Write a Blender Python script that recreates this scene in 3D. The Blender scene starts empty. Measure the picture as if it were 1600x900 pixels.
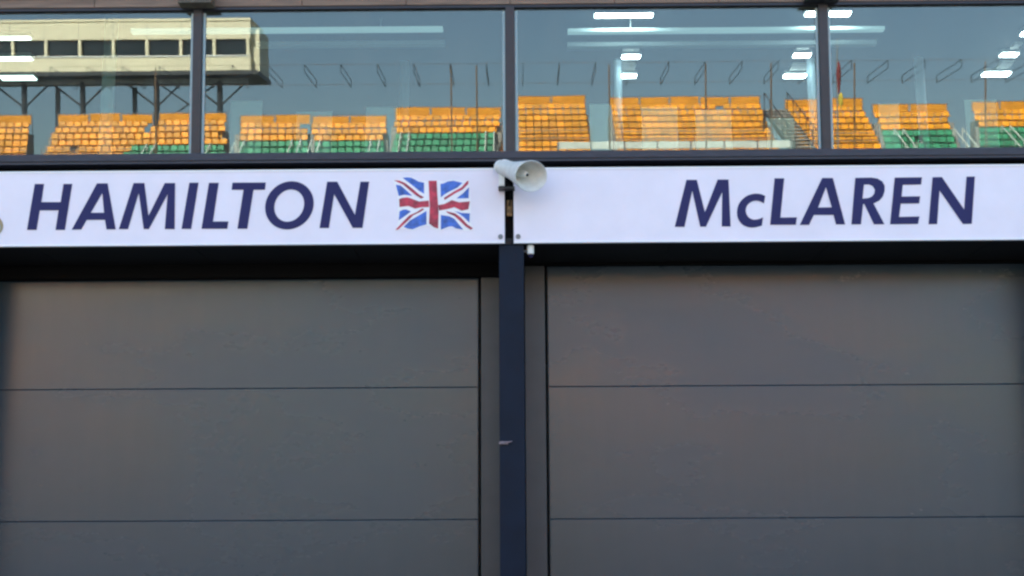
import bpy, bmesh, math, random
from math import radians, sin, cos, tan, pi, atan
from mathutils import Vector, Matrix
random.seed(7)
SC = bpy.context.scene
COL = SC.collection

# ------------------------------------------------------------------ camera
FPX = 2000.0                                   # focal length in pixels of a 1600 px wide frame
CAM = Vector((0.08, -9.7, 1.6))
ROT = (Matrix.Rotation(radians(0.46), 3, 'Z') @ Matrix.Rotation(pi/2 + atan(380/FPX), 3, 'X')
       @ Matrix.Rotation(radians(-0.29), 3, 'Z'))
cd = bpy.data.cameras.new('camera'); cd.sensor_width = 36; cd.lens = FPX/1600*36
cd.clip_start = 0.05; cd.clip_end = 3000
cam = bpy.data.objects.new('camera', cd); COL.objects.link(cam)
cam.matrix_world = Matrix.Translation(CAM) @ ROT.to_4x4()
SC.camera = cam

# ------------------------------------------------------------------ light
SUN_EL, SUN_AZ = 40, 113                       # azimuth of the sun, degrees from +x towards +y
w = bpy.data.worlds.new('World'); SC.world = w; w.use_nodes = True
nt = w.node_tree; bg = nt.nodes['Background']
sky = nt.nodes.new('ShaderNodeTexSky'); sky.sky_type = 'NISHITA'; sky.sun_disc = False
sky.sun_elevation = radians(SUN_EL); sky.sun_rotation = radians(90 - SUN_AZ)
sky.air_density = 1.0; sky.dust_density = 1.6; sky.ozone_density = 1.5
nt.links.new(sky.outputs[0], bg.inputs[0]); bg.inputs[1].default_value = 0.085
sl = bpy.data.lights.new('sun', 'SUN'); sl.energy = 5.0; sl.angle = radians(0.5); sl.color = (1, .94, .85)
so = bpy.data.objects.new('sun', sl); COL.objects.link(so)
sd = Vector((cos(radians(SUN_EL))*cos(radians(SUN_AZ)), cos(radians(SUN_EL))*sin(radians(SUN_AZ)), sin(radians(SUN_EL))))
so.rotation_euler = sd.to_track_quat('Z', 'Y').to_euler(); so.location = (0, 10, 40)
vs = SC.view_settings; vs.view_transform = 'Standard'; vs.look = 'None'; vs.gamma = 1
vs.use_curve_mapping = False; vs.exposure = 2.56
SC.cycles.filter_width = 2.5                   # the photograph is a soft enlargement

# ------------------------------------------------------------------ helpers
def ray(px, py):
    return (ROT @ Vector(((px-800)/FPX, -(py-450)/FPX, -1))).normalized()
def at(px, py, y=0.0):                         # surveyed point of the photo on an upright plane
    d = ray(px, py); return CAM + d*((y-CAM.y)/d.y)
def atz(px, py, z):                            # ... on a level plane
    d = ray(px, py); return CAM + d*((z-CAM.z)/d.z)
TILT = radians(5.5)                            # the glazing leans out at the top
GLASS = Vector((0, 0.05, 4.53)); GN = Vector((0, -cos(TILT), -sin(TILT)))
def mirrored(px, py, y):                       # place across the track that the glazing mirrors
    d = ray(px, py); h = CAM + d*((GLASS-CAM).dot(GN)/d.dot(GN)); r = d - 2*d.dot(GN)*GN
    return h + r*((y-h.y)/r.y)

def mat(name, base, rough=0.6, metal=0.0, spec=0.5, var=0.0, scale=6.0, bump=0.0, bscale=40.0, rvar=0.0,
        stretch=(1, 1, 1), second=None, emit=None):
    m = bpy.data.materials.new(name); m.use_nodes = True; t = m.node_tree; b = t.nodes['Principled BSDF']
    b.inputs['Base Color'].default_value = (*base, 1); b.inputs['Roughness'].default_value = rough
    b.inputs['Metallic'].default_value = metal; b.inputs['Specular IOR Level'].default_value = spec
    if emit:
        b.inputs['Emission Color'].default_value = (*emit[0], 1); b.inputs['Emission Strength'].default_value = emit[1]
    if var or bump or rvar:
        tc = t.nodes.new('ShaderNodeTexCoord'); mp = t.nodes.new('ShaderNodeMapping')
        mp.inputs['Scale'].default_value = stretch; t.links.new(tc.outputs['Object'], mp.inputs['Vector'])
        n = t.nodes.new('ShaderNodeTexNoise'); n.inputs['Scale'].default_value = scale
        n.inputs['Detail'].default_value = 8; n.inputs['Roughness'].default_value = 0.62
        t.links.new(mp.outputs[0], n.inputs['Vector'])
        if var:
            r = t.nodes.new('ShaderNodeMix'); r.data_type = 'RGBA'
            lo = second or tuple(c*(1-var) for c in base); hi = tuple(min(1, c*(1+var)) for c in base)
            r.inputs['A'].default_value = (*lo, 1); r.inputs['B'].default_value = (*hi, 1)
            cr = t.nodes.new('ShaderNodeMapRange'); cr.inputs[1].default_value = .3; cr.inputs[2].default_value = .7
            t.links.new(n.outputs['Fac'], cr.inputs[0]); t.links.new(cr.outputs[0], r.inputs['Factor'])
            t.links.new(r.outputs['Result'], b.inputs['Base Color'])
        if rvar:
            rr = t.nodes.new('ShaderNodeMapRange'); rr.inputs[1].default_value = .3; rr.inputs[2].default_value = .7
            rr.inputs[3].default_value = rough-rvar; rr.inputs[4].default_value = rough+rvar
            t.links.new(n.outputs['Fac'], rr.inputs[0]); t.links.new(rr.outputs[0], b.inputs['Roughness'])
        if bump:
            n2 = t.nodes.new('ShaderNodeTexNoise'); n2.inputs['Scale'].default_value = bscale; n2.inputs['Detail'].default_value = 5
            t.links.new(mp.outputs[0], n2.inputs['Vector'])
            bp = t.nodes.new('ShaderNodeBump'); bp.inputs['Strength'].default_value = bump; bp.inputs['Distance'].default_value = 0.02
            t.links.new(n2.outputs['Fac'], bp.inputs['Height']); t.links.new(bp.outputs[0], b.inputs['Normal'])
    return m

def glass_mat():
    m = bpy.data.materials.new('tinted_reflective_glass'); m.use_nodes = True; t = m.node_tree
    for n in list(t.nodes): t.nodes.remove(n)
    o = t.nodes.new('ShaderNodeOutputMaterial'); mx = t.nodes.new('ShaderNodeMixShader')
    tr = t.nodes.new('ShaderNodeBsdfTransparent'); tr.inputs[0].default_value = (.66, .77, .77, 1)
    gl = t.nodes.new('ShaderNodeBsdfGlossy'); gl.inputs['Color'].default_value = (.93, .97, .93, 1); gl.inputs['Roughness'].default_value = 0
    fr = t.nodes.new('ShaderNodeFresnel'); fr.inputs[0].default_value = 1.5
    ad = t.nodes.new('ShaderNodeMath'); ad.operation = 'ADD'; ad.inputs[1].default_value = GLASS_REFLECT; ad.use_clamp = True
    t.links.new(fr.outputs[0], ad.inputs[0]); t.links.new(ad.outputs[0], mx.inputs[0])
    t.links.new(tr.outputs[0], mx.inputs[1]); t.links.new(gl.outputs[0], mx.inputs[2]); df = t.nodes.new('ShaderNodeBsdfDiffuse'); df.inputs[0].default_value = (.55, .54, .50, 1)
    tc = t.nodes.new('ShaderNodeTexCoord'); nz = t.nodes.new('ShaderNodeTexNoise'); nz.inputs['Scale'].default_value = 1.6; nz.inputs['Detail'].default_value = 6
    mp = t.nodes.new('ShaderNodeMapping'); mp.inputs['Scale'].default_value = (2.2, 1, .5); t.links.new(tc.outputs['Object'], mp.inputs[0]); t.links.new(mp.outputs[0], nz.inputs[0])
    mr = t.nodes.new('ShaderNodeMapRange'); mr.inputs[1].default_value = .3; mr.inputs[2].default_value = .8; mr.inputs[3].default_value = .004; mr.inputs[4].default_value = .05
    m2 = t.nodes.new('ShaderNodeMixShader'); t.links.new(nz.outputs['Fac'], mr.inputs[0]); t.links.new(mr.outputs[0], m2.inputs[0])
    t.links.new(mx.outputs[0], m2.inputs[1]); t.links.new(df.outputs[0], m2.inputs[2])
    nw = t.nodes.new('ShaderNodeTexNoise'); nw.inputs['Scale'].default_value = 2.3; nw.inputs['Detail'].default_value = 1; t.links.new(tc.outputs['Object'], nw.inputs[0])
    bp = t.nodes.new('ShaderNodeBump'); bp.inputs['Strength'].default_value = 1; bp.inputs['Distance'].default_value = .00008
    t.links.new(nw.outputs['Fac'], bp.inputs['Height']); t.links.new(bp.outputs[0], gl.inputs['Normal'])
    t.links.new(m2.outputs[0], o.inputs[0])
    return m
GLASS_REFLECT = 0.028

M = dict(
    door=mat('grey_door_paint', (.112, .112, .113), .46, spec=.35, var=.10, scale=1.3, bump=.05, bscale=2.2, rvar=.07, stretch=(.6, 1, 1.6)),
    jamb=mat('grey_jamb_paint', (.052, .055, .060), .42, var=.12, scale=4),
    navy=mat('navy_column_paint', (.005, .012, .027), .5, spec=.15, var=.2, scale=5, bump=.04),
    dark=mat('black_soffit', (.007, .007, .007), .7, var=.3, scale=3),
    black=mat('black_gap', (.003, .003, .0035), .85, spec=.15),
    frame=mat('dark_grey_aluminium', (.017, .017, .025), .42, var=.2, scale=14),
    sill=mat('weathered_blue_grey_sill', (.025, .027, .042), .5, var=.35, scale=9, stretch=(1, 1, 8)),
    beam=mat('weathered_brown_beam', (.20, .135, .095), .65, var=.35, scale=5, stretch=(.5, 4, 8), bump=.1),
    bead=mat('pale_glazing_bead', (.33, .46, .50), .4),
    board=mat('white_sign_board', (.83, .79, .87), .34, var=.05, scale=1.6, bump=.015, bscale=1.5),
    rim=mat('white_rim', (.88, .88, .90), .4),
    ink=mat('navy_vinyl', (.021, .022, .105), .55, spec=.25, var=.10, scale=3),
    blue=mat('flag_blue_vinyl', (.04, .135, .52), .45, var=.6, scale=16),
    red=mat('flag_red_vinyl', (.50, .025, .06), .45, var=.5, second=(.12, .015, .03), scale=13),
    gold=mat('gold_print', (.33, .26, .14), .5), silver=mat('grey_print', (.3, .33, .34), .5),
    cream=mat('cream_plastic', (.86, .88, .85), .45, var=.08, scale=12),
    horn=mat('grey_cream_horn', (.72, .72, .67), .5, var=.14, scale=14),
    steel=mat('galvanised_steel', (.28, .29, .30), .45, metal=.4, var=.2, scale=5),
    darksteel=mat('dark_steel', (.04, .042, .045), .5),
    rust=mat('rusty_brass', (.24, .15, .07), .5, metal=.5, var=.4, scale=30),
    bolt=mat('grey_bolt', (.16, .17, .18), .4, metal=.5),
    room=mat('dark_room_wall', (.03, .038, .042), .8, var=.15, scale=1),
    ceil=mat('dark_room_ceiling', (.035, .042, .046), .8, var=.1, scale=1),
    tile=mat('pale_ceiling_tile', (.62, .64, .58), .7),
    post=mat('pale_blue_post', (.42, .58, .68), .5),
    panel=mat('pale_display_panel', (.86, .92, .86), .5, var=.06, scale=2),
    lampbody=mat('white_lamp_body', (.75, .77, .76), .5),
    lamp=mat('lit_diffuser', (.9, .9, .9), .5, emit=((1, 1, .97), 11.0)),
    lamp2=mat('green_white_diffuser', (.8, .9, .85), .5, emit=((.85, 1, .9), 1.6)),
    strip=mat('dim_glow_band', (.5, .6, .6), .5, emit=((.78, 1, .96), .09)),
    strip2=mat('dimmer_glow_band', (.4, .5, .5), .5, emit=((.88, 1, .90), .008)),
    asphalt=mat('asphalt', (.05, .052, .056), .85, var=.2, scale=.6, bump=.2, bscale=60),
    lane=mat('dark_lane_asphalt', (.070, .064, .058), .85, var=.2, scale=.6, bump=.1, bscale=40),
    worn=mat('worn_pale_asphalt', (.085, .078, .07), .85, var=.2, scale=.6, bump=.1, bscale=40),
    apron=mat('stand_concrete', (.15, .15, .155), .85, var=.15, scale=.5, bump=.1, bscale=30),
    grass=mat('grass', (.06, .10, .025), .9, var=.35, scale=.4),
    ground=mat('dry_ground', (.10, .10, .05), .9, var=.3, scale=.1),
    orange=mat('orange_seat_plastic', (.92, .385, .008), .4, var=.12, scale=5),
    banner=mat('orange_banner', (.80, .31, .010), .7, var=.15, scale=1.5),
    green=mat('green_seat_plastic', (.05, .30, .15), .45, var=.45, scale=5),
    deck=mat('grey_stand_deck', (.34, .32, .29), .8, var=.15, scale=1),
    clad=mat('cream_cladding', (.90, .80, .56), .6, var=.06, scale=.6, stretch=(1, 1, .1)),
    pane=mat('dark_box_glass', (.008, .014, .018), .08, spec=.6),
    white=mat('white_barrier_paint', (.74, .76, .68), .6, var=.15, scale=2),
    polewood=mat('brown_pole', (.20, .12, .07), .7, var=.2, scale=3),
    cloth=mat('red_cloth', (.22, .03, .03), .8),
    yellow=mat('yellow_cloth', (.7, .5, .05), .8),
    wall=mat('grey_render_wall', (.20, .20, .21), .8, var=.1, scale=1.5),
    concrete=mat('concrete_column', (.34, .33, .31), .85, var=.12, scale=1),
)
M['glass'] = glass_mat()
def frosted(m):                                # pale acrylic boards let the lamps behind them glow through
    t = m.node_tree; b = t.nodes['Principled BSDF']; o = [n for n in t.nodes if n.type == 'OUTPUT_MATERIAL'][0]
    tl = t.nodes.new('ShaderNodeBsdfTranslucent'); tl.inputs[0].default_value = (.86, .95, .86, 1)
    mx = t.nodes.new('ShaderNodeMixShader'); mx.inputs[0].default_value = .6
    t.links.new(b.outputs[0], mx.inputs[1]); t.links.new(tl.outputs[0], mx.inputs[2]); t.links.new(mx.outputs[0], o.inputs[0])
frosted(M['panel'])

def door_mat():
    m = mat('worn_door_paint', (.018, .039, .058), .27, spec=.58, var=.16, scale=.9, bump=.10, bscale=1.6, rvar=.06, stretch=(.5, 1, 1.2))
    t = m.node_tree; b = t.nodes['Principled BSDF']; src = b.inputs['Base Color'].links[0].from_socket
    tc = t.nodes.new('ShaderNodeTexCoord')
    mp = t.nodes.new('ShaderNodeMapping'); mp.inputs['Scale'].default_value = (5, 5, .5); t.links.new(tc.outputs['Object'], mp.inputs[0])
    n = t.nodes.new('ShaderNodeTexNoise'); n.inputs['Scale'].default_value = 2.0; n.inputs['Detail'].default_value = 6; t.links.new(mp.outputs[0], n.inputs[0])
    r1 = t.nodes.new('ShaderNodeMapRange'); r1.inputs[1].default_value = .45; r1.inputs[2].default_value = .8; r1.inputs[4].default_value = .035
    t.links.new(n.outputs['Fac'], r1.inputs[0])
    m1 = t.nodes.new('ShaderNodeMix'); m1.data_type = 'RGBA'; m1.inputs['B'].default_value = (.13, .125, .115, 1)   # dust runs
    t.links.new(r1.outputs[0], m1.inputs['Factor']); t.links.new(src, m1.inputs['A'])
    mp2 = t.nodes.new('ShaderNodeMapping'); mp2.inputs['Scale'].default_value = (1, 1, 1.5); t.links.new(tc.outputs['Object'], mp2.inputs[0])
    w_ = t.nodes.new('ShaderNodeTexNoise'); w_.inputs['Scale'].default_value = 30; t.links.new(mp2.outputs[0], w_.inputs[0])
    v = t.nodes.new('ShaderNodeTexVoronoi'); v.inputs['Scale'].default_value = 2.6; v.inputs['Randomness'].default_value = 1; t.links.new(mp2.outputs[0], v.inputs['Vector'])
    ad = t.nodes.new('ShaderNodeMath'); ad.operation = 'MULTIPLY_ADD'; ad.inputs[1].default_value = .10; t.links.new(w_.outputs['Fac'], ad.inputs[0]); t.links.new(v.outputs['Distance'], ad.inputs[2])
    r2 = t.nodes.new('ShaderNodeMapRange'); r2.inputs[1].default_value = .105; r2.inputs[2].default_value = .085; t.links.new(ad.outputs[0], r2.inputs[0])
    sp = t.nodes.new('ShaderNodeSeparateColor'); t.links.new(v.outputs['Color'], sp.inputs[0])
    gt = t.nodes.new('ShaderNodeMath'); gt.operation = 'GREATER_THAN'; gt.inputs[1].default_value = .55; t.links.new(sp.outputs[0], gt.inputs[0])
    mu = t.nodes.new('ShaderNodeMath'); mu.operation = 'MULTIPLY'; t.links.new(gt.outputs[0], mu.inputs[0]); t.links.new(r2.outputs[0], mu.inputs[1])
    mu2 = t.nodes.new('ShaderNodeMath'); mu2.operation = 'MULTIPLY'; mu2.inputs[1].default_value = .30; t.links.new(mu.outputs[0], mu2.inputs[0])
    m2 = t.nodes.new('ShaderNodeMix'); m2.data_type = 'RGBA'                                            # chips and scuffs, light or dark
    sc_ = t.nodes.new('ShaderNodeMix'); sc_.data_type = 'RGBA'; sc_.inputs['A'].default_value = (.035, .036, .038, 1); sc_.inputs['B'].default_value = (.24, .23, .22, 1)
    t.links.new(sp.outputs[1], sc_.inputs['Factor']); t.links.new(sc_.outputs['Result'], m2.inputs['B'])
    t.links.new(mu2.outputs[0], m2.inputs['Factor']); t.links.new(m1.outputs['Result'], m2.inputs['A']); t.links.new(m2.outputs['Result'], b.inputs['Base Color'])
    return m
M['door'] = door_mat()
def per_seat(m):                               # sun-bleached seats differ one from the next
    t = m.node_tree; b = t.nodes['Principled BSDF']; src = b.inputs['Base Color'].links[0].from_socket
    oi = t.nodes.new('ShaderNodeObjectInfo'); mr = t.nodes.new('ShaderNodeMapRange'); mr.inputs[3].default_value = .78; mr.inputs[4].default_value = 1.25
    h = t.nodes.new('ShaderNodeHueSaturation'); t.links.new(oi.outputs['Random'], mr.inputs[0]); t.links.new(mr.outputs[0], h.inputs['Value'])
    t.links.new(src, h.inputs['Color']); t.links.new(h.outputs[0], b.inputs['Base Color'])
per_seat(M['orange']); per_seat(M['green'])

class MB:
    def __init__(s): s.bm = bmesh.new()
    def box(s, x0, x1, y0, y1, z0, z1, bevel=0.0, mx=None):
        r = bmesh.ops.create_cube(s.bm, size=1)
        T = Matrix.Translation(((x0+x1)/2, (y0+y1)/2, (z0+z1)/2)) @ Matrix.Diagonal((abs(x1-x0), abs(y1-y0), abs(z1-z0), 1))
        if mx is not None: T = mx @ T
        bmesh.ops.transform(s.bm, matrix=T, verts=r['verts'])
        if bevel:
            es = {e for v in r['verts'] for e in v.link_edges}
            bmesh.ops.bevel(s.bm, geom=list(es), offset=bevel, segments=2, affect='EDGES', profile=.6)
        return s
    def tube(s, a, b, r, r2=None, n=8):
        a, b = Vector(a), Vector(b); d = b-a
        T = Matrix.Translation((a+b)/2) @ d.to_track_quat('Z', 'Y').to_matrix().to_4x4()
        bmesh.ops.create_cone(s.bm, cap_ends=True, segments=n, radius1=r, radius2=r if r2 is None else r2, depth=d.length, matrix=T)
        return s
    def lathe(s, a, axis, prof, n=40, sx=1.0):
        q = Vector(axis).normalized().to_track_quat('Z', 'Y').to_matrix(); a = Vector(a); rings = []
        for t, r in prof:
            rings.append([s.bm.verts.new(a + q @ Vector((sx*r*cos(2*pi*k/n), r*sin(2*pi*k/n), t))) for k in range(n)])
        for A, B in zip(rings, rings[1:]):
            for k in range(n): s.bm.faces.new((A[k], A[(k+1) % n], B[(k+1) % n], B[k]))
        s.bm.faces.new(rings[0][::-1]); s.bm.faces.new(rings[-1])
        return s
    def build(s, name, m, parent=None, smooth=False):
        bmesh.ops.recalc_face_normals(s.bm, faces=s.bm.faces)
        me = bpy.data.meshes.new(name); s.bm.to_mesh(me); s.bm.free(); me.materials.append(m)
        if smooth:
            for p in me.polygons: p.use_smooth = True
            me.set_sharp_from_angle(angle=radians(40))
        o = bpy.data.objects.new(name, me); COL.objects.link(o)
        if parent is not None: attach(o, parent)
        return o

def world_of(o):
    m = o.matrix_basis.copy()
    while o.parent: o = o.parent; m = o.matrix_basis @ m
    return m
def attach(o, parent):                         # keep world placement under an unrotated parent
    o.parent = parent; o.location = o.location - world_of(parent).translation
def tag(o, label, cat, group=None, kind=None):
    if label: o['label'] = label
    if cat: o['category'] = cat
    if group: o['group'] = group
    if kind: o['kind'] = kind
    return o
def thing(name, label, cat, loc=(0, 0, 0), group=None):
    o = bpy.data.objects.new(name, None); COL.objects.link(o); o.location = loc; o.empty_display_size = .2
    return tag(o, label, cat, group)
def outline(name, polys, m, parent, y, th):    # flat cut-out lettering: polys are lists of (x, z), holes included
    cu = bpy.data.curves.new(name, 'CURVE'); cu.dimensions = '2D'; cu.fill_mode = 'BOTH'; cu.extrude = th/2
    for p in polys:
        sp = cu.splines.new('POLY'); sp.points.add(len(p)-1); sp.use_cyclic_u = True
        for q, (x, z) in zip(sp.points, p): q.co = (x, z, 0, 1)
    t = bpy.data.objects.new(name, cu); COL.objects.link(t)
    dg = bpy.context.evaluated_depsgraph_get(); me = bpy.data.meshes.new_from_object(t.evaluated_get(dg))
    bpy.data.objects.remove(t); bpy.data.curves.remove(cu)
    me.transform(Matrix.Translation((0, y-th/2, 0)) @ Matrix.Rotation(pi/2, 4, 'X')); me.materials.clear(); me.materials.append(m)
    o = bpy.data.objects.new(name, me); COL.objects.link(o); attach(o, parent)
    return o

# ------------------------------------------------------------------ ground
def sheet(name, x0, x1, y0, y1, z, m):
    return tag(MB().box(x0, x1, y0, y1, z-.3, z).build(name, m), None, None, None, 'structure')
sheet('ground', -900, 900, -900, 900, -0.012, M['ground'])
sheet('apron', -60, 60, -4.6, 0.9, 0.0, M['asphalt'])
sheet('working_lane', -200, 200, -14, -4.6, -0.004, M['lane'])
sheet('pit_lane', -200, 200, -22, -14, -0.006, M['worn'])
sheet('grass_verge', -200, 200, -28, -22, -0.002, M['grass'])
sheet('race_track', -200, 200, -42, -28, -0.004, M['worn'])
sheet('forecourt', -200, 200, -85, -42, -0.002, M['worn'])

# ------------------------------------------------------------------ pit building
BAY = 4.98
B = thing('pit_building', 'dark grey pit garage building with roller doors and a ribbon of tinted glass', 'building', (0, .8, 0))
XE = 2*BAY
Z_SOF = 3.795
ROOF = 6.8
# garage doors, in sections
for k in range(-2, 2):
    xa, xb = k*BAY + .285, (k+1)*BAY - .28
    d = MB().box(xa-.0, xb, .90, .93, .0, Z_SOF+.1).build('garage_door', M['jamb'], B)
    zs = [0.02, .619, 1.694, 2.766, 3.84]
    for i in range(4):
        tiltn = random.uniform(-.0012, .0012)
        pb = MB().box(xa+.006, xb-.006, .80, .855, zs[i]+.0014, zs[i+1]-.0014, bevel=.0045)
        # shallow press lines and dents along each section
        pb.build('door_panel', M['door'], d)
for k in range(-2, 3):
    x = k*BAY
    mb = MB(); mb.box(x-.262, x-.10, .76, .93, 0, Z_SOF-.005, bevel=.004); mb.build('door_jamb', M['jamb'], B)
    mb = MB(); mb.box(x+.10, x+.268, .76, .93, 0, Z_SOF-.005, bevel=.004); mb.build('door_jamb', M['jamb'], B)
    mb = MB(); mb.box(x-.098, x+.095, .035, .93, 0, Z_SOF-.003, bevel=.006)
    c = mb.build('column', M['navy'], B)
    if k == 0:
        p = at(789, 692, .02)
        lm = MB(); lm.box(p.x-.045, p.x+.025, .012, .034, p.z-.012, p.z+.012, bevel=.005)
        lm.tube((p.x-.045, .018, p.z-.008), (p.x+.055, .010, p.z+.010), .006)
        lm.build('latch', mat('worn_latch', (.22, .17, .18), .4, metal=.3, var=.5, scale=60), c)
    mb = MB(); mb.box(x-.16, x+.14, .075, .16, Z_SOF+.0, 4.46); ch = mb.build('column_head', M['black'], B)
    if k == 0:
        p = at(796, 325, .05)
        gm = MB(); gm.box(p.x-.022, p.x+.024, .045, .073, p.z-.065, p.z+.065, bevel=.006); gm.tube((p.x, .043, p.z-.04), (p.x, .043, p.z+.05), .013)
        gm.build('cable_bracket', M['rust'], ch)
for xp in (-4.60, 4.60):  # unseen blocks added to darken the outer ends of the doors
    MB().box(xp-.14, xp+.14, .036, .758, 0, Z_SOF-.004, bevel=.006).build('shading_pier', M['navy'], B)
# soffit in boards with joints that run back to the doors
sm = MB()
for k in range(-8, 8):
    sm.box(k*BAY/4+.003, (k+1)*BAY/4-.003, .035, .95, Z_SOF, Z_SOF+.05)
sm.build('soffit', M['dark'], B)
MB().box(-XE-.1, -.097-.004, .70, .795, 3.678, Z_SOF-.004, bevel=.004).build('black_head_strip', M['black'], B)  # black strip holds the shadow above the left doors in its colour
MB().box(.10, XE, .735, .795, 3.772, Z_SOF-.004, bevel=.003).build('black_head_strip', M['black'], B)
MB().box(-XE-.1, XE+.1, .165, .60, Z_SOF+.055, 4.52).build('spandrel', M['black'], B)
# end and rear walls, roof
MB().box(-XE-.25, -XE-.11, .03, 12, 0, ROOF).box(XE+.11, XE+.25, .03, 12, 0, ROOF).box(-XE-.25, XE+.25, 12.0, 12.2, 0, ROOF).build('wall', M['wall'], B)
MB().box(-XE-.4, XE+.4, -.30, 12.4, ROOF, ROOF+.2).build('roof', M['wall'], B)
# glazing band
def yz(z): return GLASS.y - (z-GLASS.z)*tan(TILT)
ZB, ZT = 4.53, 5.735
LEAN = Matrix.Translation((0, GLASS.y, ZB)) @ Matrix.Rotation(TILT, 4, 'X')
LEN = (ZT-ZB)/cos(TILT)
sr = MB(); sr.box(-XE-.1, XE+.1, -.03, .16, 4.472, ZB+.004, bevel=.006); sr.box(-XE-.1, XE+.1, -.02, .10, 4.452, 4.471); sr.build('sill_rail', M['sill'], B)
tb = MB(); yt = yz(ZT)
for k in range(-12, 12):
    tb.box(k*BAY/6+.002, (k+1)*BAY/6-.002, yt-.045, yt+.12, ZT-.012, ZT+.062, bevel=.004)
tb.build('top_beam', M['beam'], B)
MB().box(-XE-.1, XE+.1, yt-.06, yt+.25, ZT+.064, ROOF-.002).build('fascia', mat('navy_fascia', (.035, .04, .085), .5, var=.2, scale=3), B)
MB().box(-XE-.1, XE+.1, yt-.035, yt+.02, ZT-.035, ZT-.014).build('head_channel', M['frame'], B)
for k in range(-4, 5):
    x = k*BAY/2 - .005
    mb = MB(); mb.box(x-.035, x+.038, -.038, .09, .003, LEN-.02, bevel=.004, mx=LEAN); mb.build('mullion', M['frame'], B)
for k in range(-4, 4):
    x0, x1 = k*BAY/2+.035, (k+1)*BAY/2-.042
    g = MB().box(x0, x1, 0, .010, .006, LEN-.02, mx=LEAN).build('window_pane', M['glass'], B)
    for xa in (x0, x1-.020): MB().box(xa, xa+.020, -.012, -.002, .02, LEN-.05, bevel=.002, mx=LEAN).build('glazing_bead', M['bead'], g)
for k, mm in ((-1, M['darksteel']), (1, M['darksteel'])):
    x = k*2.49; c = .012 if k < 0 else -.02
    mb = MB(); mb.box(x+c-.125, x+c+.125, yt-.16, yt-.047, ZT-.01, ZT+.09, bevel=.012); mb.box(x+c-.142, x+c+.125, yt-.17, yt-.05, ZT-.030, ZT-.012, bevel=.004)
    mb.tube((x+c-.07, yt-.165, ZT+.04), (x+c-.07, yt-.150, ZT+.04), .016).tube((x+c+.07, yt-.165, ZT+.04), (x+c+.07, yt-.150, ZT+.04), .016)
    mb.build('bracket', mat('weathered_bracket' if k < 0 else 'black_bracket', (.10, .085, .06) if k < 0 else (.018, .018, .02), .6, var=.5, scale=25), B)
# upstairs room
RZ, CZ = 4.10, 6.5
MB().box(-XE-.1, XE+.1, .62, 9, RZ-.1, RZ).build('room_floor', M['room'], B)
MB().box(-XE-.1, XE+.1, 9.0, 9.1, RZ, CZ).box(-XE-.1, -XE-.0, .3, 9, RZ, CZ).box(XE, XE+.1, .3, 9, RZ, CZ).build('room_wall', M['room'], B)
MB().box(-XE-.1, XE+.1, yt+.25, 9.1, CZ, CZ+.1).build('room_ceiling', M['ceil'], B)
for px, r in ((632, .05), (965, .045), (1437, .05), (1268, .05), (170, .055)):
    y = 3.2 if px != 170 else .8
    x = at(px, 120, y).x
    MB().tube((x, y, RZ), (x, y, CZ), r, n=16).build('room_post', M['panel' if px == 170 else 'post'], B, smooth=True)
tm = MB()
for px, py, wpx, hpx in ((986, 74, 30, 12), (981, 103, 26, 14), (1256, 70, 26, 12), (1248, 104, 34, 12), (1585, 72, 26, 14), (1568, 101, 34, 14)):
    a, b = atz(px-wpx/2, py+hpx/2, CZ), atz(px+wpx/2, py-hpx/2, CZ)
    tm = MB().box(a.x, b.x, a.y, b.y, CZ-.02, CZ-.001); tm.build('ceiling_tile', M['tile'], B)

# ceiling lamps (px centre, width, height on the ceiling)
lamps = [(975, 24.5, 90, 8, 'long ceiling batten lamp above the right sign, nearest the glass'),
         (1294, 22, 72, 9, 'ceiling lamp half hidden by the mullion with the black clamp'),
         (986, 89, 28, 7, 'small square ceiling lamp behind the long batten, upper of the pair'),
         (981, 119, 26, 7, 'small square ceiling lamp lowest in the row behind the long batten'),
         (1253, 87, 28, 7, 'small ceiling lamp left of the mullion with the black clamp, upper of two'),
         (1242, 119, 36, 7, 'small ceiling lamp left of the mullion with the black clamp, lower of two'),
         (1577, 86, 30, 7, 'small ceiling lamp by the right edge, upper of the close pair'),
         (1557, 116, 46, 8, 'wide ceiling lamp by the right edge, lower of the close pair'),
         (1606, 53, 24, 8, 'ceiling lamp cut by the right edge of the photo'),
         (18, 60, 54, 6, 'ceiling lamp in the left corner pane, topmost of three'),
         (16, 92, 62, 7, 'ceiling lamp in the left corner pane, middle of three'),
         (28, 122, 46, 9, 'ceiling lamp in the left corner pane, lowest of three')]
for px, py, wp, hp, lab in lamps:
    hp *= .72
    a, b = atz(px-wp/2, py+hp/2, CZ-.05), atz(px+wp/2, py-hp/2, CZ-.05)
    x0, x1, y0, y1 = min(a.x, b.x), max(a.x, b.x), min(a.y, b.y), max(a.y, b.y)
    t = thing('ceiling_lamp', lab, 'ceiling lamp', ((x0+x1)/2, (y0+y1)/2, CZ), 'lit lamps on the ceiling of the upstairs room')
    MB().box(x0-.012, x1+.012, y0-.012, y1+.012, CZ-.045, CZ-.002, bevel=.004).build('housing', M['lampbody'], t)
    MB().box(x0, x1, y0, y1, CZ-.055, CZ-.046).build('diffuser', M['lamp' if px > 100 else 'lamp2'], t)
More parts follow.
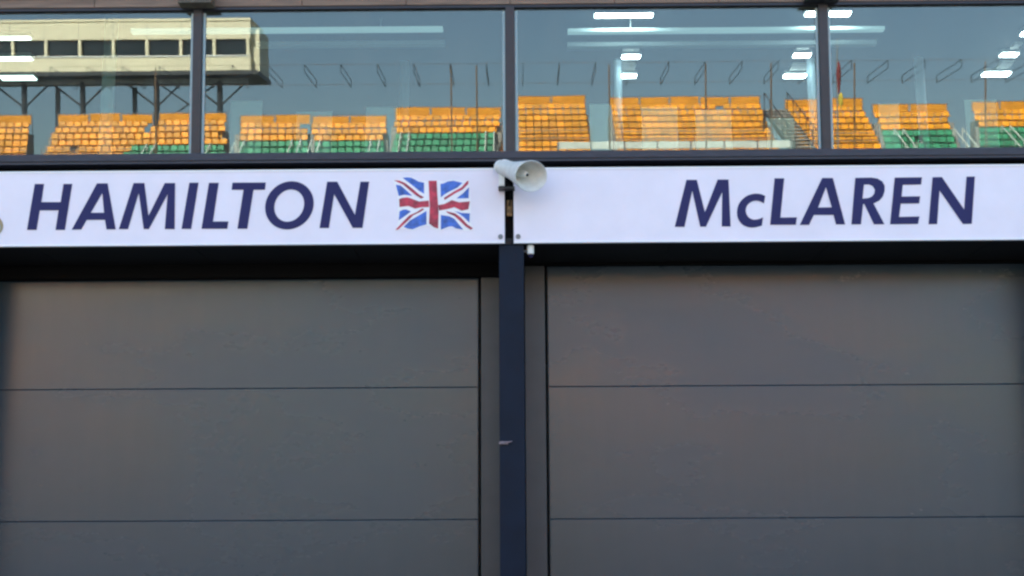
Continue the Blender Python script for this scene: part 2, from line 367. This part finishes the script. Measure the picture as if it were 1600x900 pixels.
for xa, xb, lab in ((205, 692, 'long pale glowing bar added in the room above the driver surname and flag'),
                    (887, 1382, 'long pale glowing bar added in the room above the right sign')):
    a, b = at(xa, 48, 2.0), at(xb, 45, 2.0); z = (a.z+b.z)/2  # glowing bars added to draw the pale reflected bands in the glass
    t = thing('glow_bar', lab, 'glowing bar', ((a.x+b.x)/2, 2.0, z), 'pale glowing bars added in the upstairs room')
    MB().box(a.x, b.x, 1.98, 2.06, z-.017, z+.019, bevel=.004).build('diffuser', M['strip'], t)
    c, e = at(xa+(195 if xa < 300 else -1), 70, 2.4), at(xb+(3 if xa < 300 else -12), 67, 2.4); z2 = (c.z+e.z)/2
    MB().box(c.x, e.x, 2.38, 2.46, z2-.022, z2+.024, bevel=.004).build('lower_glow_bar', M['strip2'], t)
    for fx in (.2, .8):
        xx = a.x+(b.x-a.x)*fx; t2 = MB().tube((xx, 2.03, z+.03), (xx, 2.03, CZ), .004); t2.build('hanger', M['lampbody'], t)

# pale boards standing on the room floor just inside the glass
for xa, xb, py, lab in ((361, 410, 158, 'tall pale board inside the glass right of the mullion above the surname'),
                        (464, 519, 175, 'wide low pale board inside the glass above the letters T and O'),
                        (572, 621, 168, 'pale board inside the glass above the flag'),
                        (921, 955, 163, 'narrow pale board inside the glass right of the loudspeaker'),
                        (1002, 1058, 168, 'pale board inside the glass below the small square ceiling lamps'),
                        (1086, 1142, 172, 'pale board inside the glass above the letters M and c'),
                        (1198, 1240, 185, 'short pale board inside the glass left of the black clamped mullion'),
                        (1372, 1404, 162, 'slim pale board inside the glass above the letter E'),
                        (1507, 1556, 156, 'tall pale board inside the glass above the last letter of the right sign')):
    y = .9
    a, b = at(xa, py, y), at(xb, py, y)
    t = thing('display_board', lab, 'display board', ((a.x+b.x)/2, y, RZ), 'pale boards standing inside the glass')
    MB().box(a.x, b.x, y-.004, y+.004, RZ+.04, a.z, bevel=.001).build('board', M['panel'], t)
    for fx in (a.x+.02, b.x-.07): MB().box(fx, fx+.05, y-.15, y+.15, RZ+.001, RZ+.04).build('foot', M['lampbody'], t)

# ------------------------------------------------------------------ signs
def z1(x, y): return 600+x/7.825, 260+y/7.825
def z2(x, y): return 1040+x/6.154, 260+y/6.154
def z3(x, y): return 1290+x/6.154, 260+y/6.154
def z4(x, y): return 30+x/5.714, 270+y/5.714
def z5(x, y): return 310+x/5.714, 270+y/5.714
def trace(f, pts):
    r = []
    for p in pts:
        v = at(*f(*p), 0.0); r.append((v.x, v.z))
    return r
def ell(cx, cy, rx, ry, sh, n=56):
    return [(cx+rx*cos(2*pi*k/n)-sh*ry*sin(2*pi*k/n), cy+ry*sin(2*pi*k/n)) for k in range(n)]
def smooth(pts, it=2):                         # corner cutting for the round letters
    for _ in range(it):
        q = []
        for i in range(len(pts)):
            a, b = pts[i], pts[(i+1) % len(pts)]
            q += [(a[0]*.75+b[0]*.25, a[1]*.75+b[1]*.25), (a[0]*.25+b[0]*.75, a[1]*.25+b[1]*.75)]
        pts = q
    return pts
left_word = [
    (z4, [(140, 100), (222, 100), (198, 262), (370, 262), (396, 100), (474, 100), (408, 510), (325, 510), (352, 335), (184, 335), (155, 510), (70, 510)]),
    (z4, [(695, 95), (790, 95), (862, 505), (780, 505), (766, 420), (603, 420), (555, 507), (470, 508)]), (z4, [(742, 180), (758, 357), (640, 357)]),
    (z4, [(1022, 92), (1118, 92), (1155, 385), (1300, 92), (1392, 92), (1388, 503), (1300, 503), (1326, 190), (1158, 503), (1112, 503), (1068, 180), (972, 503), (890, 503)]),
    (z4, [(1520, 89), (1602, 89), (1535, 501), (1450, 501)]),
    (z5, [(95, 90), (182, 90), (130, 435), (268, 435), (258, 500), (28, 500)]),
    (z5, [(305, 88), (602, 87), (594, 152), (492, 152), (437, 500), (349, 500), (403, 152), (297, 152)]),
    (z5, ell(813, 291, 216, 215, .10)), (z5, ell(811, 293, 132, 144, .12)),
    (z5, [(1150, 80), (1240, 80), (1398, 375), (1447, 80), (1525, 80), (1465, 492), (1378, 492), (1212, 190), (1165, 493), (1082, 493)])]
right_word = [
    (z2, [(200, 130), (300, 130), (378, 440), (500, 127), (605, 127), (625, 578), (540, 578), (545, 245), (388, 580), (333, 580), (256, 235), (182, 581), (88, 581)]),
    (z2, smooth([(958, 285), (958, 285), (915, 265), (850, 260), (770, 285), (705, 350), (683, 430), (693, 505), (735, 560), (790, 586), (850, 590), (925, 570), (925, 570), (937, 490), (937, 490), (890, 510), (840, 514), (795, 492), (768, 440), (775, 385), (810, 345), (860, 327), (905, 333), (945, 357), (945, 357)], 2)),
    (z2, [(1048, 115), (1140, 115), (1103, 492), (1262, 490), (1252, 561), (1005, 562)]),
    (z2, [(1505, 112), (1608, 112), (1726, 558), (1638, 558), (1614, 467), (1425, 467), (1380, 562), (1290, 563)]), (z2, [(1542, 200), (1597, 394), (1466, 396)]),
    (z3, [(285, 111), (440, 108), (500, 118), (545, 145), (568, 190), (566, 240), (550, 290), (515, 330), (460, 357), (565, 556), (465, 557), (372, 362), (360, 362), (340, 557), (248, 558)]),
    (z3, [(368, 174), (418, 173), (455, 190), (474, 225), (468, 262), (445, 290), (410, 305), (355, 310)]),
    (z3, [(665, 108), (926, 105), (918, 174), (742, 178), (730, 290), (908, 288), (900, 356), (722, 358), (706, 486), (902, 482), (888, 553), (620, 556)]),
    (z3, [(1028, 105), (1118, 103), (1332, 415), (1355, 99), (1435, 98), (1405, 552), (1320, 553), (1095, 230), (1072, 554), (990, 556)])]
def board(name, lab, x0, x1, zb0, zt0, holes=()):
    t = thing(name, lab, 'sign', ((x0+x1)/2, 0, zb0), 'white name boards over the garage doors')
    MB().box(x0, x1, .002, .032, zb0, zt0, bevel=.003).build('board', M['board'], t)
    mb = MB()
    mb.box(x0, x1, -.003, .0015, zt0-.016, zt0, bevel=.001).box(x0, x1, -.003, .0015, zb0, zb0+.016, bevel=.001)
    mb.build('rim', M['rim'], t)
    for x in holes:
        MB().tube((x, -.010, zb0+.052), (x, .002, zb0+.052), .019, n=12).build('bolt', M['bolt'], t, smooth=True)
    return t
SL = board('sign_board', 'white board with slanted navy surname and a waving British flag', -BAY+.02, -.052, 3.797, 4.403, (-.085,))
SR = board('sign_board', 'white board with slanted navy team name, right of the loudspeaker', .018, BAY-.05, 3.797, 4.403, (.052,))
board('sign_board', 'blank white board beyond the left end of the surname board', -2*BAY, -BAY-.05, 3.797, 4.403)
board('sign_board', 'blank white board beyond the right end of the team name board', BAY+.02, 2*BAY, 3.797, 4.403)
outline('lettering', [trace(f, p) for f, p in left_word], M['ink'], SL, -.0005, .002)
outline('lettering', [trace(f, p) for f, p in right_word], M['ink'], SR, -.0005, .002)
blue = [[(225, 140), (280, 133), (330, 138), (375, 158), (420, 185), (490, 200), (490, 335), (430, 300), (370, 250), (300, 195)],
        [(145, 225), (200, 232), (265, 285), (345, 360), (250, 348), (180, 362)],
        [(690, 215), (730, 208), (780, 185), (850, 176), (960, 202), (900, 260), (800, 308), (740, 343), (695, 380)],
        [(1040, 255), (1035, 390), (885, 392), (960, 335)],
        [(190, 550), (235, 530), (270, 527), (330, 552), (260, 605), (180, 660)],
        [(520, 545), (520, 710), (440, 733), (350, 770), (290, 762), (240, 740), (320, 660), (400, 615)],
        [(695, 595), (800, 610), (860, 640), (900, 690), (970, 775), (880, 760), (835, 735), (790, 738), (695, 775)],
        [(860, 545), (950, 570), (1050, 575), (1045, 690), (980, 625), (920, 580)]]
redc = [[(185, 400), (230, 385), (290, 378), (345, 398), (430, 430), (548, 418), (552, 498), (460, 500), (380, 517), (300, 485), (190, 497)],
        [(662, 475), (740, 460), (830, 413), (920, 440), (1050, 428), (1032, 525), (950, 542), (860, 500), (780, 522), (672, 540)],
        [(120, 170), (190, 175), (260, 205), (350, 275), (430, 345), (490, 378), (455, 395), (390, 355), (300, 280), (230, 220), (170, 195)],
        [(1035, 175), (1030, 215), (960, 285), (870, 330), (740, 412), (733, 385), (850, 310), (950, 255), (1010, 185)],
        [(490, 527), (440, 560), (360, 597), (290, 667), (175, 772), (138, 778), (230, 680), (310, 600), (400, 560), (470, 512)],
        [(758, 548), (870, 575), (940, 625), (1020, 710), (1088, 757), (1060, 777), (1000, 737), (920, 660), (860, 607), (780, 572)]]
white = [(105, 165), (190, 160), (235, 125), (300, 120), (370, 140), (430, 175), (500, 182), (660, 168), (730, 190), (800, 168), (860, 162), (960, 185), (1045, 165), (1048, 260), (1062, 425), (1062, 690), (1100, 765), (1060, 792), (975, 785), (890, 772), (800, 750), (690, 785), (600, 760), (530, 722), (440, 748), (350, 785), (235, 760), (130, 792), (172, 690), (170, 490), (165, 360), (135, 230)]
fl = outline('flag', [trace(z1, white)], M['rim'], SL, -.0005, .0010)
for p in blue: outline('blue_field', [trace(z1, p)], M['blue'], fl, -.0012, .0012)
outline('red_cross', [trace(z1, p) for p in redc], M['red'], fl, -.0005, .0025)
outline('red_cross', [trace(z1, [(545, 178), (645, 176), (652, 330), (668, 560), (662, 762), (610, 745), (550, 700), (560, 500), (552, 330)])], M['red'], fl, -.0005, .0035)
def px_(x, y): return x, y
em = outline('emblem', [trace(px_, ell(-22, 353, 27, 20, 0)), trace(px_, ell(-22, 355, 23, 16, 0))], M['gold'], SL, -.0012, .002)
outline('emblem_field', [trace(px_, ell(-22, 356, 25, 15.5, 0))], M['silver'], em, -.0005, .0015)

# ------------------------------------------------------------------ loudspeaker on the joint of the two boards
p0, p1 = at(787, 262, -.10), at(829, 275, -.36)
ax = (p1-p0).normalized(); L = (p1-p0).length
LS = thing('loudspeaker', 'cream horn loudspeaker bolted over the joint between the two boards', 'loudspeaker', p0)
R_ = .116
MB().lathe(p0, ax, [(-.005, .062), (.05, .064), (L*.35, .068), (L*.55, .082), (L*.75, .098), (L*.9, .110), (L, R_), (L+.006, R_+.004), (L+.010, R_), (L+.004, R_-.006), (L*.93, .098), (L*.8, .083), (L*.62, .06), (L*.5, .04), (L*.48, .002)], n=48, sx=1.28).build('horn', M['horn'], LS, smooth=True)
MB().lathe(p0, ax, [(L*.55, .028), (L*.78, .026), (L*.86, .018), (L*.88, .012)], n=24).build('centre_cone', M['horn'], LS, smooth=True)
MB().lathe(p0, ax, [(L*.875, .011), (L*.89, .011)], n=16).build('sound_port', M['black'], LS)
MB().lathe(p0, ax, [(-.075, .03), (-.07, .045), (-.055, .052), (-.006, .056), (.0, .066), (.03, .067)], n=32).build('driver', M['cream'], LS, smooth=True)
a = at(784, 266, -.10); b = at(784, 292, -.06)
br = MB(); br.box(a.x-.024, a.x+.022, -.13, -.105, b.z, a.z+.03, bevel=.005); br.box(a.x-.024, a.x+.022, -.13, -.004, b.z-.008, b.z, bevel=.003)
br.build('mounting_bracket', M['cream'], LS)
MB().box(a.x-.028, a.x+.10, -.105, -.004, b.z-.020, b.z-.009).build('clamp', M['darksteel'], LS)

cm = MB(); pts = [p0-ax*.07, p0-ax*.10+Vector((.03, .03, -.03)), Vector((.0, -.03, p0.z-.16)), Vector((-.02, .05, p0.z-.30)), Vector((-.01, .06, 4.0))]
for u, v in zip(pts, pts[1:]): cm.tube(u, v, .006, n=8)
cm.build('cable', M['black'], LS)

# little sensor under the soffit
p = at(829, 393, .07)
S = thing('sensor', 'small cream sensor with a dark lens under the soffit beside the column', 'sensor', p)
MB().lathe((p.x, p.y, p.z-.022), (0, 0, 1), [(0, .022), (.004, .027), (.066, .027), (.074, .020)], n=20).build('sensor_body', M['cream'], S, smooth=True)
MB().lathe((p.x, p.y, p.z-.050), (0, 0, 1), [(0, .010), (.012, .021), (.027, .022)], n=20).build('lens', mat('dark_blue_lens', (.015, .015, .06), .2), S, smooth=True)
MB().box(p.x-.10, p.x-.02, p.y-.01, p.y+.01, p.z-.008, p.z+.008).box(p.x-.105, p.x-.09, p.y-.012, p.y+.012, p.z-.02, Z_SOF-.001).build('arm', M['darksteel'], S)

# ------------------------------------------------------------------ across the track: stands mirrored in the glazing
seat_bm = MB()
seat_bm.box(-.182, .182, -.02, .34, .37, .40, bevel=.018)
seat_bm.box(-.182, .182, -.06, -.02, .41, .70, bevel=.05, mx=Matrix.Translation((0, 0, .4)) @ Matrix.Rotation(radians(9), 4, 'X') @ Matrix.Translation((0, 0, -.4)))
seat_bm.box(-.03, .03, .05, .15, 0, .36)
proto = {}
o = seat_bm.build('seat', M['orange']); me_o = o.data; bpy.data.objects.remove(o)
me_g = me_o.copy(); me_g.materials.clear(); me_g.materials.append(M['green'])
YB, RUN, RISE = -60.0, .78, .43
def stand(lab, tl, tr, bl, br_, ptop, norange, nrows=11):
    """a block of tiered seats: photo columns of its back row and of its lowest row in sight"""
    mid = (tl+tr)/2; ztop = mirrored(mid, ptop, YB).z - 1.15
    t = thing('seating_block', lab, 'grandstand', (mirrored(mid, ptop, YB).x, YB, 0), 'blocks of tiered stadium seats across the track')
    deck = MB(); cand = []
    for r in range(nrows):
        f = r/(nrows-1); y = YB + RUN*r; z = ztop - RISE*r
        xa = mirrored(tl+(bl-tl)*f, 200, y).x; xb = mirrored(tr+(br_-tr)*f, 200, y).x
        deck.box(xa-.1, xb+.1, y-.36, y+.42, z-1.2, z)
        n = max(1, int((xb-xa)/.41)); x0 = (xa+xb)/2 - (n-1)*.205
        for i in range(n):
            if random.random() < .004: continue
            cand.append((x0+i*.41, y, z, r))
    zl = ztop-RISE*nrows
    for q in range(4):
        yy = YB+RUN*nrows - q*RUN*nrows/3; 
        deck.tube((xa+.3, yy, 0), (xa+.3, yy, zl), .08).tube((xb-.3, yy, 0), (xb-.3, yy, zl), .08)
    deck.build('stand_deck', M['deck'], t)
    rest = {0: [], 1: []}
    shown = set(range(len(cand))) if len(cand) <= 100 else set(range(100))
    for i, (x, y, z, r) in enumerate(cand):
        g = 1 if r >= norange else 0
        T = Matrix.Translation((x, y, z)) @ Matrix.Rotation(random.uniform(-.04, .04), 4, 'Z')
        if i in shown:
            s = bpy.data.objects.new('seat', me_g if g else me_o); COL.objects.link(s); s.matrix_basis = T; attach(s, t)
        else: rest[g].append(T)
    for g, l in rest.items():
        if not l: continue
        bm = bmesh.new()
        for T in l:
            k0 = len(bm.verts); bm.from_mesh(me_o); bm.verts.ensure_lookup_table()
            bmesh.ops.transform(bm, matrix=T, verts=bm.verts[k0:])
        me = bpy.data.meshes.new('seats'); bm.to_mesh(me); bm.free(); me.materials.append(M['green' if g else 'orange'])
        s = bpy.data.objects.new('seats', me); COL.objects.link(s); s['kind'] = 'stuff'; attach(s, t)
    rl = MB(); xa, xb = mirrored(tl, 200, YB).x, mirrored(tr, 200, YB).x
    for h in (.60, 1.16): rl.tube((xa, YB-.42, ztop+h), (xb, YB-.42, ztop+h), .022, n=6)
    n = max(2, int((xb-xa)/1.3))
    for i in range(n+1):
        x = xa+(xb-xa)*i/n; rl.tube((x, YB-.42, ztop-.3), (x, YB-.42, ztop+1.20), .025, n=6)
    rl.build('back_railing', M['steel'], t)
    k = max(2, int((xb-xa)/1.5))
    for i in range(k):
        u0, u1 = xa+(xb-xa)*i/k, xa+(xb-xa)*(i+1)/k; sag = random.uniform(-.03, .05)
        MB().box(u0+.05, u1-.05, YB-.40, YB-.38, ztop+.62+sag, ztop+1.10+sag, bevel=.008).build('banner_panel', M['banner'], t)
    if norange < nrows:
        for fx in (.10, .86):
            hr = MB(); y0_, y1_ = YB+RUN*norange, YB+RUN*(nrows-1)
            for dx in (0, .45):
                x_ = xa+(xb-xa)*fx+dx
                hr.tube((x_, y0_, ztop-RISE*norange+.75), (x_+.1, y1_, ztop-RISE*(nrows-1)+.75), .035, n=6)
                for q in range(4):
                    y_ = y0_+(y1_-y0_)*q/3; hr.tube((x_+.03*q, y_, ztop-RISE*norange-(y_-y0_)/RUN*RISE), (x_+.03*q, y_, ztop-RISE*norange-(y_-y0_)/RUN*RISE+.75), .03, n=6)
            hr.build('aisle_handrail', M['white'], t)
    if norange >= nrows:
        rr = 5; y = YB+RUN*rr+.30; z = ztop-RISE*rr; fr = MB()
        xa = mirrored(tl+(bl-tl)*.5, 200, y).x; xb = mirrored(tr+(br_-tr)*.5, 200, y).x
        for h in (.45, .85): fr.tube((xa, y, z+h), (xb, y, z+h), .022, n=6)
        n = max(2, int((xb-xa)/1.6))
        for i in range(n+1):
            x = xa+(xb-xa)*i/n; fr.tube((x, y, z), (x, y, z+.87), .022, n=6)
        fr.build('front_railing', M['steel'], t)
    return t
stand('orange seats at the far left, cut by the edge', -60, 46, -80, 36, 178, 20)
stand('orange seats below the cream box, flaring out to the left', 86, 236, 42, 172, 176, 20)
stand('mixed orange and green seats below the right end of the cream box', 245, 352, 128, 362, 174, 4)
stand('orange over green seats above the letters L to O', 372, 484, 366, 484, 178, 3)
stand('orange over green seats above the last letter of the surname', 486, 604, 486, 606, 178, 3)
stand('orange over green seats rising left of the centre mullion', 616, 784, 606, 760, 166, 3)
stand('small orange block low beside the centre mullion', 764, 800, 762, 800, 192, 20, 7)
stand('orange seats just right of the loudspeaker', 808, 916, 806, 932, 148, 20)
stand('widest block of orange seats over the long white barrier', 953, 1190, 962, 1236, 149, 20)
stand('orange seats crossed by the black clamped mullion', 1228, 1352, 1262, 1398, 152, 20)
stand('orange over green seats above the letters R and E', 1366, 1484, 1396, 1512, 161, 3)
stand('orange over green seats at the far right', 1522, 1700, 1530, 1720, 156, 3)

t = thing('terrace', 'long concrete terrace added out of sight below the seats to light the doors', 'terrace', (0, -50, 0))  # unseen steps, added for the light they send to the doors
tr = MB()
for i in range(16): tr.box(-75, 75, -43.2-.5*(i+1), -43.2-.5*i, 0, .9+.36*i)
tr.build('bounce_step', M['apron'], t)
# white barrier and stair in front of the wide block
a, b = mirrored(872, 226, -50.5), mirrored(1236, 226, -50.5)
t = thing('barrier', 'long white barrier at the foot of the widest orange block', 'barrier', ((a.x+b.x)/2, -50.5, 0))
mb = MB(); n = 7
for i in range(n):
    x0 = a.x+(b.x-a.x)*i/n; x1 = a.x+(b.x-a.x)*(i+1)/n
    mb.box(x0+.05, x1-.05, -50.54, -50.46, a.z-.22, a.z+.12, bevel=.02)
mb.build('white_panel', M['white'], t)
mb = MB()
for i in range(n+1):
    x = a.x+(b.x-a.x)*i/n; mb.box(x-.04, x+.04, -50.6, -50.52, 0, a.z+.1)
mb.build('barrier_post', M['steel'], t)
a, b = mirrored(1212, 172, -57), mirrored(1262, 240, -50)
t = thing('stair', 'dark steel stair between two orange blocks left of the clamped mullion', 'stair', (b.x, -50, 0))
st = MB(); n = 14
for i in range(n):
    f = i/(n-1); p = a.lerp(b, f); st.box(p.x-.55, p.x+.55, p.y-.2, p.y+.3, p.z-.08, p.z)
st.build('tread', M['deck'], t)
st = MB()
for s in (-.6, .6):
    st.tube((a.x+s, a.y, a.z-.1), (b.x+s, b.y, b.z-.1), .07).tube((a.x+s, a.y, a.z+.9), (b.x+s, b.y, b.z+.9), .03)
    for i in range(6):
        p = a.lerp(b, i/5); st.tube((p.x+s, p.y, p.z-.1), (p.x+s, p.y, p.z+.9), .025)
    st.tube((b.x+s, b.y, b.z), (b.x+s, b.y, 0), .07).tube((a.x+s, a.y, a.z), (a.x+s, a.y, 0), .07)
st.build('handrail', M['darksteel'], t)

# cream hospitality box on steel legs
YV = -66.0
zt, zw1, zw0, zb = (mirrored(200, q, YV).z for q in (31, 61.5, 87, 112))
x1 = mirrored(391, 70, YV).x; x0 = x1 - 26
V = thing('hospitality_box', 'cream box with a long row of dark windows on braced steel legs', 'building', ((x0+x1)/2, YV, 0))
D_ = 3.6
mb = MB(); mb.box(x0, x1, YV-D_, YV, zw1, zt); mb.box(x0, x1, YV-D_, YV, zb, zw0); mb.box(x0, x1, YV-D_, YV-.5, zw0, zw1)
mb.build('wall', M['clad'], V)
MB().box(x0-.05, x1+.05, YV-D_-.05, YV+.06, zt-.10, zt+.05).build('roof_edge', M['clad'], V)
for q in range(1, 12): MB().box(x1-2.05*q-.015, x1-2.05*q+.015, YV+.001, YV+.008, zw1+.06, zt-.12).build('panel_joint', M['deck'], V)
MB().box(x0, x1, YV-.02, YV+.05, zw0-.10, zw0-.02).build('window_sill', M['lampbody'], V)
pw = (mirrored(195, 75, YV).x - mirrored(90, 75, YV).x)/2
xs = []; x = mirrored(390, 75, YV).x - .12
while x > x0: xs.append(x); x -= pw
for i, x in enumerate(xs):
    mb = MB(); mb.box(x-.085, x+.085, YV-.5, YV-.01, zw0, zw1, mx=Matrix.Translation((x, 0, zw0)) @ Matrix.Shear('XY', 4, (0, 0)) @ Matrix.Translation((-x, 0, -zw0)))
    f = mb.build('window_post', M['clad'], V)
    if i: MB().box(xs[i]+.086, xs[i-1]-.086, YV-.30, YV-.26, zw0+.01, zw1-.01).build('window', M['pane'], V)
MB().box(x0-.1, x1+.5, YV-D_-.2, YV+.30, zb-.26, zb-.01).build('underframe', M['darksteel'], V)
MB().box(x1+.0, x1+.45, YV-D_+.3, YV-.5, zb+.05, zt-.5).build('end_porch', M['clad'], V)
zl = 2.0
lg = [mirrored(q, 150, YV-1).x for q in (131, 246, 345, 40)]
for x in lg:
    l = MB().tube((x, YV-.8, 0), (x, YV-.8, zb-.45), .17).build('leg', M['darksteel'], V)
    MB().tube((x-1.9, YV-.8, zb-.5), (x, YV-.8, zb-2.0), .06).tube((x, YV-.8, zb-2.0), (x+1.6, YV-.8, zb-.5), .06).build('strut', M['darksteel'], l)
MB().box(x0, x1-.3, YV-.9, YV-.7, zb-.62, zb-.30).build('cross_beam', M['steel'], V)
for i in range(1):
    xa, xb = lg[1], lg[2]
    MB().tube((xa, YV-.8, zb-.5), (xb, YV-.8, zb-3.2), .05).tube((xb, YV-.8, zb-.5), (xa, YV-.8, zb-3.2), .05).build('cross_brace', M['darksteel'], V)
lg2 = [mirrored(q, 150, YV-D_).x for q in (94, 214, 318)]
for x in lg2: MB().tube((x, YV-D_+.4, 0), (x, YV-D_+.4, zb-.45), .16).build('leg', M['steel'], V)

# tall track fence with cranked arms
YF = -36.0
Fn = thing('track_fence', 'tall brown track fence with a row of cranked twin tube arms', 'fence', (0, YF, 0))
zf = mirrored(1000, 133, YF).z
x0, x1 = mirrored(120, 126, YF).x, mirrored(1680, 126, YF).x
for q in (705, 745, 952, 1103, 1205, 1335, 1540, 243):
    x = mirrored(q, 130, YF).x
    MB().tube((x, YF, 0), (x, YF, zf+.75), .030, n=8).build('post', M['polewood'], Fn)
n = int((x1-x0)/1.24)
for i in range(n+1):
    x = x0+(x1-x0)*i/n
    a0, b0 = Vector((x, YF, zf)), Vector((x, YF+2.6, zf+.12))
    up = Vector((0, 0, .26))
    mb = MB(); mb.tube(a0, b0, .013, n=6).tube(a0+up, b0+up, .013, n=6).tube(a0, a0+up, .016, n=6).tube(b0, b0+up, .013, n=6)
    mb.build('arm', M['darksteel'], Fn)
for h, y in ((0, 0), (.26, 0)):
    pass
MB().tube((x0, YF, zf+.1), (x1, YF, zf+.1), .006, n=6).tube((x0, YF+2.6, zf+.38), (x1, YF+2.6, zf+.38), .006, n=6).build('cable', M['polewood'], Fn)
p = mirrored(1300, 150, YF)
t = thing('flag_pole', 'furled red and yellow flag on a thin pole beside the clamped mullion', 'flag', (p.x, YF+.8, 0))
MB().tube((p.x, YF+.8, 0), (p.x, YF+.8, p.z+1.9), .03).build('pole', M['steel'], t)
MB().lathe((p.x+.05, YF+.8, p.z), (0, 0, 1), [(0, .04), (.3, .07), (.7, .09), (1.0, .06), (1.1, .03)], n=10).build('flag_cloth', M['cloth'], t, smooth=True)
MB().lathe((p.x+.12, YF+.8, p.z-.55), (0, 0, 1), [(0, .03), (.25, .09), (.5, .07), (.54, .03)], n=10).build('flag_cloth', M['yellow'], t, smooth=True)
